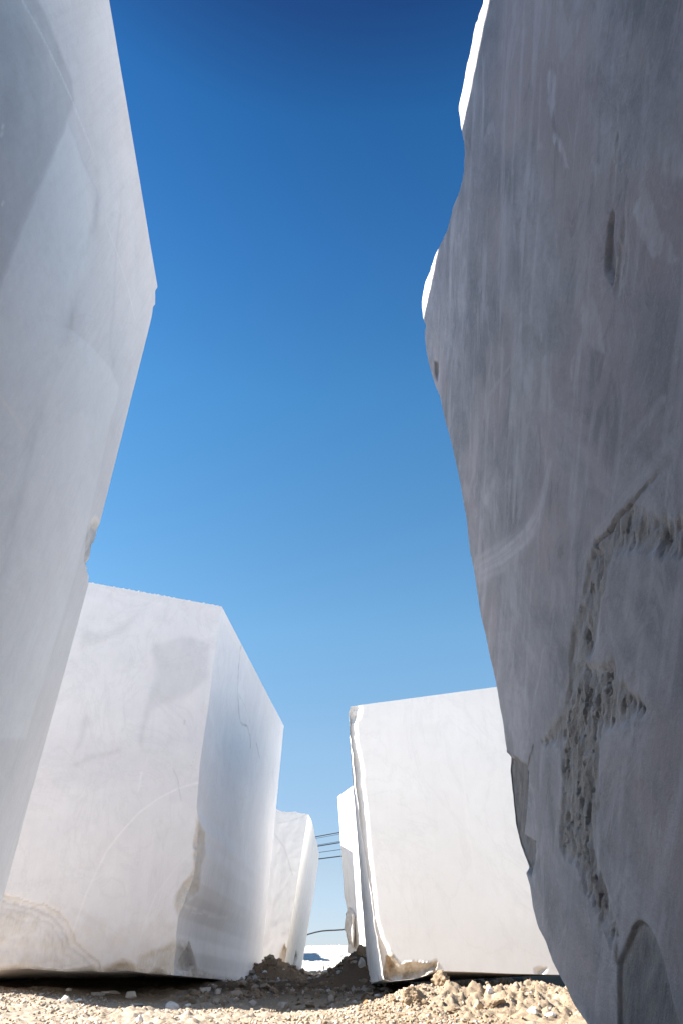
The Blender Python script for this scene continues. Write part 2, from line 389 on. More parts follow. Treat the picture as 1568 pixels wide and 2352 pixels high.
# ================================================================== near left block
def build_near_left():
    h = 2.8
    p1 = np.array((-.3345, .816, 1)) * h + O; p2 = np.array((-.294, .3685, 1)) * h + O
    pb = O + np.array((-.433, 1, 0)) * p1[1]
    pl = Plane(p1, p2, pb)
    far = pl.line([(-60, 2330), (0, 2090), (100, 1722), (203, 1345), (205, 1325), (200, 1310), (203, 1292), (212, 1253), (226, 1226), (229, 1205),
                   (262, 1075), (330, 805), (345, 745), (350, 722), (352, 705), (357, 699), (357, 668), (362, 660), (362, 655), (359, 650)])
    d = (p2 - p1) / np.linalg.norm(p2 - p1)
    near_top = p1 + d * 8.0  # unseen length stretched behind the camera to darken the passage
    far[0] = far[1] + (far[1] - far[2]) * (far[1][2] + 0.02) / max(1e-6, (far[2][2] - far[1][2]))
    near_bot = far[0] + d * 8.0
    W = np.array((-2.1, -0.15, 0.0))
    c = {(1, 0, 0): near_bot, (1, 0, 1): near_top, (1, 1, 0): far[0], (1, 1, 1): far[-1]}
    for j in (0, 1):
        for k in (0, 1): c[(0, j, k)] = c[(1, j, k)] + W
    b = Block(c, params((1, 24)), params((0.6, 30), (0.75, 30), (1, 250)), params((0.2, 40), (1, 250)))
    b.edge[(2, 1, 1)] = far
    chip = pl.poly([(220, 1185), (230, 1196), (231, 1223), (214, 1255), (204, 1281), (204, 1312), (194, 1290), (197, 1236), (204, 1204)])
    s1 = pl.poly([(45, -20), (51, 0), (95, 78), (137, 165), (165, 228), (191, 293), (212, 342), (229, 395)])
    s3 = pl.poly([(242, 506), (267, 573), (293, 655), (310, 730)])
    wedge = pl.poly([(154, 277), (127, 350), (92, 423), (48, 535), (6, 646), (-60, 820), (60, 1000), (230, 700), (250, 560), (235, 470), (210, 410), (190, 370), (172, 318)])
    disc = pl.poly([(-80, 760), (0, 746), (80, 740), (156, 752), (204, 787), (255, 845), (274, 889), (270, 921), (251, 981), (239, 1045), (220, 1128), (180, 1300), (60, 1700), (-150, 1700)])
    dk = pl.poly([(225, 400), (222, 470), (205, 560), (181, 641), (159, 743), (121, 848), (89, 943), (64, 1070), (32, 1182), (10, 1300)])
    dk2 = pl.poly([(282, 430), (270, 560), (262, 700), (255, 800), (262, 840)])
    spots = [(pl.poly([(x, y)])[0], r) for x, y, r in ((6, 290, 5), (8, 466, 4), (4, 308, 3), (50, 700, 4), (60, 720, 3), (75, 722, 3), (165, 780, 2), (288, 815, 2.5), (281, 835, 2), (30, 560, 2), (100, 1050, 3), (16, 520, 2))]
    grey = pl.poly([(154, 277), (127, 350), (92, 423), (48, 535), (6, 646), (-200, 900), (-300, -100), (60, -60), (120, 60), (165, 180), (172, 240)])
    wr = pl.poly([(154, 277), (165, 320), (190, 400), (206, 470), (205, 560), (150, 700), (60, 800)])
    sc = 0.0009
    def mod(P, n):
        S = pl.st(P); w = 0.01 * fbm(P3(S), 9, 2, 3)[:, None]
        o = 0.0012 * fbm(P3(S), 3, 4, 3)
        d = sdf(S + w, chip); rough = sm(d, 0.0, 0.012)
        o = o - np.clip(d, 0, 0.02) * 0.5 + rough * 0.008 * fbm(P3(S), 30, 8, 3)
        d1, t1 = seg_dist(S + w * .2, s1); d3, t3 = seg_dist(S, s3)
        pale = 0.75 * np.exp(-(d1 / 0.004) ** 2) * sm(1 - t1, 0, .2) + 0.6 * np.exp(-(d3 / 0.004) ** 2)
        dw = sdf(S + w * .6, wedge); pale = np.maximum(pale, 0.48 * sm(dw, -.001, .006) * np.where(dw > 0, sm(sdf(S, np.vstack((wedge[:6], wr[::-1]))) + .09, 0, .09), 1))
        o = o + 0.002 * sm(dw, -.002, .002) + 0.002 * np.exp(-(d1 / .003) ** 2)
        dd = sdf(S + w * .5, disc); pale = np.maximum(pale, 0.4 * sm(dd, -.001, .006) * (1 - .5 * sm(dd, .03, .3)))
        for q, r in spots: pale = np.maximum(pale, .7 * (np.hypot(*((S - q) * np.array((1, .5))).T) < r * sc * 1.3))
        a, ta = seg_dist(S + 3 * w, dk); e2, _ = seg_dist(S + 2 * w, dk2)
        dark = 0.20 * np.exp(-(a / 0.035) ** 2) * np.clip(.8 + fbm(P3(S), 7, 15, 4, .6) * 1.5, 0, 1.4) + 0.09 * np.exp(-(e2 / .02) ** 2)
        # left of the wedge the face is darker and greyer
        dark = np.maximum(dark, 0.30 * sm(sdf(S + w, grey), -.01, .02))
        return o, dict(rough=rough * .55, pale=pale, dark=dark)
    b.mod[(0, 1)] = mod
    o = b.build('marble_block', M_LEFT, (-1.9, 0, 0))
    tag(o, 'tall smooth grey block filling the left edge, its upright edge chipped low down', 'marble block')
    return p1, d
L_P1, L_D = build_near_left()

# ================================================================== near right block
def build_near_right():
    d = -np.array(TO_SUN); n = np.cross(d, L_D)
    def sh(px, py):
        r = ray(px, py); return O + r * (np.dot(n, L_P1 - O) / np.dot(n, r))
    A, B = sh(980, 745), sh(1135, 0)
    C = O + ray(1342, 2350) * A[1]
    pl = Plane(A, B, C)
    far = pl.line([(1420, 2600), (1347, 2352), (1318, 2308), (1300, 2268), (1285, 2238), (1267, 2206), (1252, 2162), (1234, 2129), (1223, 2086), (1216, 2035),
                   (1201, 1988), (1183, 1940), (1172, 1893), (1165, 1824), (1160, 1773), (1163, 1722), (1154, 1657), (1147, 1624), (1140, 1573),
                   (1131, 1535), (1119, 1482), (1102, 1408), (1090, 1330), (1078, 1265), (1070, 1187), (1057, 1118), (1049, 1077), (1035, 1011), (1023, 974),
                   (1010, 909), (1000, 889), (984, 835), (978, 803), (975, 774), (982, 769), (979, 752), (971, 732), (968, 707)])
    up = far[1:] + 0.0; j = np.stack([fbm(up * 1.0 + 9 * k, 18, 50 + k, 3) for k in range(3)], -1) * 0.004
    k = far[1] - far[2]; far[0] = far[1] + k * (far[1][2] + 0.02) / -k[2]
    flat = lambda q: q - np.outer(q @ pl.n, pl.n) * .85
    fd = resample(far, np.linspace(0, 1, 420)); fd[1:-1] += flat(np.stack([fbm(fd[1:-1], 22, 60 + q, 4, .6) for q in range(3)], -1) * 0.005)
    top = pl.line([(968, 707), (969, 683), (975, 654), (984, 626), (994, 597), (1008, 568), (1027, 523), (1035, 491), (1045, 462), (1059, 425), (1065, 393),
                   (1067, 356), (1066, 327), (1059, 278), (1054, 239), (1061, 209), (1068, 172), (1080, 119), (1090, 61), (1106, 20), (1110, 0), (1116, -40)])[::-1]
    nd = (B - A) / np.linalg.norm(B - A)
    near_top = top[0] + nd * 6.2  # run on unseen past the camera so the near face gets less light
    ext = [near_top + (top[0] - near_top) * q + np.array((0, 0, 0.05 * math.sin(23 * q))) for q in np.linspace(0, 0.97, 30)]; ext[0] = near_top
    top = np.vstack((ext, top))
    td = resample(top, np.linspace(0, 1, 900)); td[1:-1] += flat(np.stack([ridged(td[1:-1], 28, 170 + q, 4) for q in range(3)], -1) * 0.005) + flat(np.stack([fbm(td[1:-1], 16, 70 + q, 5, .7) for q in range(3)], -1) * 0.012)
    near_bot = far[0] + nd * 7.0
    W = np.array((2.0, 0.25, 0.05))
    c = {(0, 0, 0): near_bot, (0, 0, 1): near_top, (0, 1, 0): far[0], (0, 1, 1): top[-1]}
    for jj in (0, 1):
        for k_ in (0, 1): c[(1, jj, k_)] = c[(0, jj, k_)] + W
    b = Block(c, params((0.1, 16), (1, 14)), params((0.74, 40), (1, 420)), params((0.08, 12), (1, 600)))
    b.edge[(2, 0, 1)] = fd; b.edge[(1, 0, 1)] = td
    R1 = pl.poly([(1409, 1195), (1440, 1168), (1462, 1158), (1485, 1172), (1500, 1190), (1568, 1188), (1700, 1200), (1700, 1290), (1568, 1275), (1480, 1270),
                  (1410, 1272), (1392, 1300), (1388, 1350), (1372, 1420), (1355, 1490), (1345, 1530), (1370, 1525), (1383, 1512), (1405, 1512), (1412, 1551), (1436, 1577),
                  (1478, 1628), (1470, 1660), (1420, 1670), (1388, 1690), (1376, 1720), (1372, 1790), (1378, 1860), (1366, 1900), (1362, 1950), (1380, 2010), (1398, 2080), (1420, 2150),
                  (1405, 2190), (1380, 2120), (1350, 2060), (1325, 2000), (1300, 1970), (1287, 1951), (1283, 1860), (1290, 1780), (1284, 1720), (1250, 1712), (1240, 1700), (1262, 1680),
                  (1285, 1640), (1303, 1560), (1312, 1440), (1335, 1380), (1340, 1330), (1352, 1285), (1364, 1253)])
    G = pl.poly([(1150, 1715), (1176, 1742), (1186, 1738), (1194, 1748), (1209, 1758), (1213, 1773), (1211, 1842), (1203, 1918), (1230, 1931), (1229, 1973), (1218, 2016), (1196, 1995), (1170, 1933), (1150, 1824)])
    arch = pl.poly([(1416, 2420), (1416, 2206), (1434, 2169), (1452, 2126), (1467, 2111), (1485, 2122), (1507, 2162), (1525, 2220), (1543, 2297), (1575, 2420)])
    slit = pl.poly([(1403, 470), (1391, 520), (1387, 580), (1389, 630), (1397, 650), (1406, 668), (1409, 640), (1411, 600), (1405, 540), (1408, 490)])
    slit_r = pl.poly([(1417, 233), (1408, 330), (1400, 420), (1404, 480), (1412, 430), (1422, 320), (1428, 420), (1424, 520), (1412, 600), (1411, 671), (1430, 700), (1440, 614), (1440, 520), (1434, 430)])
    pale_p = [pl.poly(q) for q in ([(1470, 450), (1528, 528), (1556, 605), (1515, 613), (1470, 564), (1450, 491)],
              [(1335, 675), (1348, 690), (1360, 671), (1372, 700), (1385, 736), (1392, 790), (1388, 823), (1372, 794), (1344, 782), (1335, 810), (1331, 839), (1318, 880), (1311, 893), (1303, 860), (1307, 823), (1327, 782), (1340, 733)],
              [(1258, 160), (1274, 184), (1274, 245), (1262, 286), (1278, 310), (1295, 339), (1311, 372), (1299, 376), (1280, 345), (1266, 311), (1258, 245), (1254, 184)],
              [(1508, 340), (1560, 330), (1600, 350), (1600, 410), (1545, 420), (1520, 400)], [(1350, 360), (1372, 380), (1378, 400), (1368, 430), (1355, 400)],
              [(1228, 345), (1242, 342), (1240, 355), (1229, 364)])]
    arcs = [(pl.poly(q), w0, w1, a) for q, w0, w1, a in (
        ([(1262, 1064), (1252, 1110), (1245, 1138), (1232, 1190), (1221, 1212), (1188, 1248), (1147, 1281), (1094, 1310)], .008, .040, .75),
        ([(1519, 917), (1470, 980), (1421, 1044)], .007, .013, .5), ([(1600, 950), (1500, 1060), (1420, 1160), (1352, 1250), (1330, 1300)], .010, .010, .45),
        ([(1345, 1040), (1380, 1100), (1410, 1130)], .02, .03, .3), ([(1190, 810), (1150, 870), (1120, 910)], .004, .008, .35), ([(1140, 1080), (1120, 1140), (1090, 1180)], .01, .02, .3),
        ([(1246, 1496), (1236, 1560), (1226, 1600)], .004, .004, .55), ([(1170, 1330), (1175, 1420), (1160, 1568)], .006, .004, .3),
        ([(1390, 1400), (1400, 1480), (1420, 1520)], .02, .02, .3), ([(1440, 1400), (1470, 1480), (1480, 1520)], .015, .02, .25), ([(1340, 1400), (1300, 1560), (1250, 1720)], .006, .008, .3))]
    crack = pl.poly([(1545, 1060), (1508, 1090), (1468, 1134), (1440, 1165), (1409, 1195), (1401, 1216), (1364, 1253)])
    rusts = [(pl.poly([(x, y)])[0], rx, ry) for x, y, rx, ry in ((1361, 2038, .020, .035), (1376, 2064, .016, .032), (1376, 2107, .010, .024), (1335, 2010, .007, .04), (1398, 1938, .006, .018), (1412, 2190, .01, .03), (1350, 1995, .006, .03))]
    notch = pl.poly([(995, 826), (1005, 828), (1007, 855), (1003, 880), (996, 860)])
    def mod(P, n):
        S = pl.st(P); w1 = fbm(P3(S), 14, 2, 4, .6); w = np.stack((w1, fbm(P3(S), 14, 12, 4, .6)), -1) * 0.010
        up_st = pl.st(P + np.array((0, -.75, .66))) - S
        q = np.stack((S[:, 0], S[:, 1]), -1)
        # streak coordinate: along the height compressed
        e = up_st[0] / np.linalg.norm(up_st[0]); al = q @ e; ac = q @ np.array((-e[1], e[0]))
        st = fbm(np.stack((ac * 42, al * 7, 0 * al), -1), 1.0, 9, 4, .62)
        o = 0.003 * fbm(P3(S), 2.2, 4, 4)
        w2 = w * 2.0 + .022 * np.stack((st, .4 * w1), -1)
        st2 = fbm(np.stack((ac * 75, al * 14, 0 * al), -1), 1.0, 19, 4, .65)
        d1 = sdf(S + w2, R1)
        r = sm(d1, -0.004, 0.014); rs = np.clip(sm(d1, -.016, .045) + .45 * st2 * (d1 > -.01) + .3 * st * (d1 > 0), 0, 1)
        tick = sm(fbm(np.stack((ac * 90, al * 26, 0 * al), -1), 1.0, 119, 3, .6), .22, .42)
        o = o - .006 * r * np.exp(-np.clip(d1, 0, 1) / .03) + rs * (0.003 * st - 0.008 * ridged(np.stack((ac * 40, al * 15, 0 * al), -1), 1.0, 219, 5, .6) - .006 * tick)
        dg = sdf(S + w * .5, G); g = sm(dg, 0, 0.004); o = o - np.clip(dg, 0, .012) * 1.3 + g * .006 * st2
        da = sdf(S + w * .3, arch); ar = sm(da, 0, .006); o = o - ar * .006
        dsl = sdf(S + w * .8 + .006 * np.stack((st, 0 * st), -1), slit); o = o - np.clip(dsl, 0, .010) * .9
        dsr = sdf(S + w, slit_r); r2 = sm(dsr, -.004, .008)
        o = o + r2 * (.006 * ridged(np.stack((ac * 60, al * 10, 0 * al), -1), 1.0, 231, 4) - .004)
        dn = sdf(S, notch); o = o - np.clip(dn, 0, .01)
        dc, tc = seg_dist(S + w * .25, crack); cr = np.exp(-(dc / .0028) ** 2) * sm(tc, 0, .4); o = o - .006 * cr
        stm = np.clip(.55 + .9 * st, 0, 1)
        pale = 0.0 * w1
        for pp in pale_p: pale = np.maximum(pale, .85 * sm(sdf(S + w * 2.2 + .006 * np.stack((st2, 0 * st2), -1), pp), -.003, .005) * np.clip(.55 + .8 * st + .6 * st2, 0, 1))
        pale = np.maximum(pale, .45 * r2)
        for L, w0, wE, a in arcs:
            dd, tt = seg_dist(S + w * .5, L); ww = w0 + (wE - w0) * tt
            sl = np.clip(.35 + .9 * fbm(np.stack((dd * 160, tt * 3, 0 * tt), -1), 1.0, 33, 3), 0, 1)
            pale = np.maximum(pale, a * np.exp(-(dd / ww) ** 4) * (0.35 + sl))
        pale = np.maximum(pale, .42 * sm(fbm(np.stack((ac * 26, al * 3, 0 * al), -1), 1.0, 77, 4, .6), .10, .5))
        pale = np.maximum(pale, .22 * np.clip(1 - np.abs(d1) / .03, 0, 1) * (d1 < 0))
        dark = g * np.clip(.62 + .5 * st2, 0, 1) + ar * sm(da, -.002, .03) * np.clip(.75 + .5 * st2 + .3 * st, 0, 1) + .60 * sm(dsl, -.002, .010) * np.clip(.7 + st, 0, 1) + .6 * cr + .8 * sm(dn, 0, .004)
        dark = np.maximum(dark, rs * .42 * tick)
        rust = .6 * np.exp(-((da - .004) / .005) ** 2) * np.clip(.5 + 1.2 * w1, 0, 1) * (S[:, 0] == S[:, 0])
        for c_, rx, ry in rusts:
            u = (S + w * 1.5 - c_); ua = u @ e; uc = u @ np.array((-e[1], e[0])); rust = np.maximum(rust, .85 * sm(1.3 - np.hypot(uc / rx, ua / ry), 0, .8) * stm)
        dge = np.exp(-((seg_dist(S + w, pl.poly([(1163, 1726), (1194, 1748), (1209, 1758), (1222, 1712)]))[0]) / .004) ** 2); rust = np.maximum(rust, .8 * dge * stm)
        return o, dict(rough=np.maximum(.75 * rs, .5 * g) + .35 * r2 + .5 * ar, dark=dark, pale=pale * (1 - .8 * ar) * (1 - .9 * g), rust=rust, ochre=.05 * r)
    b.mod[(0, 0)] = mod
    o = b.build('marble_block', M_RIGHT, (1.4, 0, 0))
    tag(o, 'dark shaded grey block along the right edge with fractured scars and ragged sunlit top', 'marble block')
build_near_right()

# ================================================================== pale block, left middle
def build_mid_left():
    tl, tc, tb = at(201, 1337, 5.12), at(510, 1393, 5.57), at(652, 1667, 9.36)
    bl, bc, bb = at(0, 2219, 5.05), at(403, 2240, 5.57), at(597, 2258, 9.36)
    PF, PS = Plane(tl, tc, bc), Plane(tc, tb, bc)
    bl = PF.hit(0, 2219)
    fwd = tl - tc; k = 1.0
    tl2 = tc + fwd * 1.18; bl2 = bc + (bl - bc) * 1.13
    W = tb - tc
    c = {(0, 0, 0): bl2, (1, 0, 0): bc, (0, 0, 1): tl2, (1, 0, 1): tc, (1, 1, 0): bb, (1, 1, 1): tb, (0, 1, 0): bl2 + (bb - bc) + np.array((-2.1, 0, -.05)), (0, 1, 1): tl2 + W + np.array((-2.1, 0, 0))}
    b = Block(c, params((0.1, 14), (1, 180)), params((1, 200)), params((1, 270)))
    edge = [(403, 2240), (403, 2215), (407, 2180), (405, 2145), (410, 2106), (423, 2075), (436, 2050), (447, 2020), (452, 1985), (458, 1950), (457, 1920), (460, 1900), (455, 1872), (452, 1856), (459, 1760), (482, 1601), (505, 1410), (510, 1393)]
    b.edge[(2, 1, 0)] = PF.line(edge)
    bot = PF.line([(0, 2226), (68, 2224), (150, 2231), (209, 2229), (227, 2232), (291, 2229), (327, 2234), (400, 2239)])
    bot = np.vstack((bl2, bot[:-1], bc)); b.edge[(0, 0, 0)] = bot
    chip = PF.poly([(452, 1858), (470, 1905), (470, 1990), (460, 2060), (430, 2080), (409, 2111), (400, 2091), (398, 2059), (418, 2027), (441, 1995), (443, 1941)])
    chip_s = PS.poly([(440, 1858), (463, 1910), (461, 1960), (452, 1990), (449, 2050), (428, 2075), (420, 2100), (395, 2090)])
    low_s = PS.poly([(395, 2280), (405, 2170), (420, 2160), (443, 2160), (452, 2195), (460, 2225), (490, 2238), (560, 2250), (600, 2262), (600, 2290)])
    tri_s = PS.poly([(443, 2163), (456, 2221), (444, 2232), (419, 2228), (424, 2205)])
    stain = PF.poly([(-60, 2060), (18, 2055), (55, 2068), (100, 2075), (136, 2095), (159, 2123), (173, 2159), (200, 2186), (227, 2209), (240, 2240), (68, 2260), (-60, 2260)])
    stain2 = PF.poly([(300, 2240), (318, 2200), (350, 2180), (400, 2161), (412, 2165), (412, 2260), (336, 2260)])
    under = PF.poly([(-80, 2260), (-80, 2216), (0, 2218), (68, 2213), (110, 2222), (150, 2228), (209, 2220), (227, 2228), (262, 2214), (285, 2204), (300, 2207), (327, 2227), (362, 2225), (400, 2236), (402, 2290)])
    lines = [(PF.poly(q), a, w_) for q, a, w_ in (([(455, 1798), (409, 1811), (364, 1834), (318, 1868), (277, 1914), (245, 1955), (223, 2000), (200, 2050), (182, 2100), (168, 2141)], .9, .006),
             ([(445, 1950), (400, 2000), (359, 2055), (332, 2123), (323, 2159)], .35, .006),
             ([(326, 1775), (322, 1800), (318, 1815)], .6, .009), ([(246, 2130), (246, 2150)], .5, .008), ([(60, 1900), (150, 1930)], .1, .05),
             ([(225, 1350), (300, 1372), (370, 1388)], .35, .014), ([(205, 1375), (280, 1395)], .25, .02))]
    clouds = [(PF.poly(q), a) for q, a in (([(346, 1478), (350, 1530), (340, 1590), (322, 1640), (312, 1720), (330, 1725), (350, 1640), (430, 1600), (480, 1560), (490, 1470), (420, 1460)], .16),
             ([(200, 1640), (215, 1660), (190, 1720), (160, 1750), (180, 1700), (180, 1660)], .2), ([(150, 1760), (200, 1735), (290, 1715), (280, 1735), (215, 1755), (170, 1770)], .2),
             ([(190, 1440), (240, 1450), (330, 1400), (300, 1450), (245, 1470), (180, 1500)], .14))]
    cracks = [(PF.poly(q), w_) for q, w_ in (([(398, 1765), (410, 1790), (412, 1810), (418, 1840)], .003), ([(425, 1655), (424, 1664)], .007), ([(455, 1712), (440, 1760)], .001))]
    vein_s = [(PS.poly(q), w_, a) for q, w_, a in (([(555, 1482), (551, 1530), (548, 1590), (552, 1640), (556, 1658), (571, 1668), (577, 1690), (579, 1716)], .010, .75), ([(592, 1708), (596, 1722), (600, 1740)], .012, .6),
              ([(548, 1590), (565, 1620), (578, 1660)], .006, .25), ([(630, 1770), (634, 1830)], .05, .12))]
    tape = [(PS.poly(q), w_) for q, w_ in (([(424, 2078), (432, 2083), (455, 2088)], .010), ([(445, 2096), (470, 2099)], .006), ([(470, 2093), (505, 2103)], .012), ([(485, 2103), (530, 2109)], .014))]
    arc_s = PS.poly([(484, 1640), (505, 1690), (515, 1740), (520, 1790)])
    def front(P, n):
        S = PF.st(P); w = np.stack((fbm(P3(S), 5, 2, 4), fbm(P3(S), 5, 3, 4)), -1) * .03; f = fbm(P3(S), 16, 5, 4, .6)
        o = .002 * fbm(P3(S), 2, 4, 3)
        dc = sdf(S + w * .4, chip); r = sm(dc, 0, .02); o = o - np.clip(dc, 0, .12) * .55 + r * .022 * ridged(P, 9, 55, 5)
        du = sdf(S + w * .6, under); u = sm(du, 0, .03); o = o - np.clip(du, 0, .05) * 1.2 + u * .03 * ridged(P, 6, 35, 4)
        ds = sdf(S + w, stain); s_ = sm(ds, 0, .02); rip = np.clip(np.sin(ds * 170 + 3 * f), 0, 1) * np.clip(1 - ds / .16, 0, 1) * (ds > 0)
        o = o - s_ * .010 + s_ * .008 * f - .003 * rip
        d2 = sdf(S + w, stain2); s2 = sm(d2, 0, .03); o = o - np.clip(d2, 0, .05) * .4 + .018 * s2 * ridged(P, 8, 65, 5)
        pale = 0 * f; dark = 0 * f
        for L, a, w_ in lines: pale = np.maximum(pale, a * np.exp(-(seg_dist(S + w * .05, L)[0] / w_) ** 2) * (.7 + .5 * f))
        for L, w_ in cracks: dark = np.maximum(dark, .32 * np.exp(-(seg_dist(S + w * .2, L)[0] / w_) ** 2))
        for L, a in clouds: dark = np.maximum(dark, a * sm(sdf(S + w, L), -.01, .05))
        dark = np.maximum(dark, .35 * rip)
        och = s_ * np.clip(.12 + 1.1 * fbm(P3(S), 5.5, 91, 5, .6), 0, .6) + .5 * s2 * np.clip(.5 + f, 0, 1) + .35 * r * np.clip(.3 + 1.3 * f, 0, 1)
        z = P[:, 2]; och = np.maximum(och, .25 * sm(.55 - z + .15 * f, 0, .25))
        return o, dict(rough=np.maximum(.6 * r, np.maximum(s_ * np.clip(.22 + .5 * f, 0, .5), np.maximum(.6 * s2, u))), pale=pale, dark=dark, ochre=np.maximum(och, .55 * u))
    def side(P, n):
        S = PS.st(P); w = np.stack((fbm(P3(S), 5, 12, 4), fbm(P3(S), 5, 13, 4)), -1) * .03; f = fbm(P3(S), 14, 15, 4, .6)
        o = .002 * fbm(P3(S), 2, 14, 3)
        dc = sdf(S + w * .4, chip_s); r = sm(dc, 0, .03); o = o - np.clip(dc, 0, .2) * .4 + r * .022 * ridged(P, 9, 55, 5)
        dl = sdf(S + w * .6, low_s); l = sm(dl, 0, .04); o = o - np.clip(dl, 0, .06) * .5 + l * .022 * ridged(P, 8, 75, 5)
        dt = sdf(S + w * .3, tri_s); t_ = sm(dt, 0, .01); o = o - .03 * t_
        dark = .3 * t_; pale = 0 * f
        for L, w_, a in vein_s: dark = np.maximum(dark, a * np.exp(-(seg_dist(S + w * .6, L)[0] / w_) ** 2) * (.75 + .6 * f))
        for L, w_ in tape: pale = np.maximum(pale, .9 * np.exp(-(seg_dist(S, L)[0] / w_) ** 4) * np.clip(.8 + f, 0, 1))
        pale = np.maximum(pale, .3 * np.exp(-(seg_dist(S, arc_s)[0] / .008) ** 2))
        return o, dict(rough=np.maximum(.45 * r, l * .5), dark=dark, pale=pale, ochre=.35 * l * np.clip(.3 + f, 0, 1) + .3 * r)
    b.mod[(1, 0)] = front; b.mod[(0, 1)] = side
    base = (bl2 + bb) / 2; base[2] = min(bc[2], bb[2])
    o = b.build('marble_block', M_MID, base)
    tag(o, 'pale cloudy block left of the gap, with a curved saw line and brown stained foot', 'marble block')
    # row of half drill holes left standing along the top front edge
    V = []; Q = []
    n = 62; L = tl2 - tc; Ln = np.linalg.norm(L); ld = L / Ln; inw = W / np.linalg.norm(W); up = np.array((0, 0, 1.0))
    st = 0.043
    for k in range(int(Ln / st)):
        x = 0.02 + k * st; hgt = random.uniform(.004, .011); wd = random.uniform(.022, .034); x += random.uniform(-.004, .004); prof = 6
        ring0 = []; ring1 = []
        for q in range(prof + 1):
            a = math.pi * q / prof; p = tc + ld * (x + wd / 2 * (1 - math.cos(a))) + up * (hgt * math.sin(a) ** .6 - .002) + inw * .003
            ring0.append(p); ring1.append(p + inw * .10)
        i0 = len(V); V += ring0 + ring1; m = prof + 1
        for q in range(prof): Q.append((i0 + q, i0 + q + 1, i0 + m + q + 1, i0 + m + q))
        V += [tc + ld * (x + wd / 2) + up * -.002 + inw * .003]; cidx = len(V) - 1
        for q in range(prof): Q.append((cidx, i0 + q + 1, i0 + q, i0 + q))
    Q = [q for q in Q]
    tri = [q for q in Q if len(set(q)) == 3]; quad = [q for q in Q if len(set(q)) == 4]
    T = tri and [tuple(dict.fromkeys(q)) for q in tri]
    F3 = [f for q in quad for f in ((q[0], q[1], q[2]), (q[0], q[2], q[3]))] + T
    mesh_obj('drilled_rim', V, F3, M_MID, None, o, tc)
    return tc
build_mid_left()

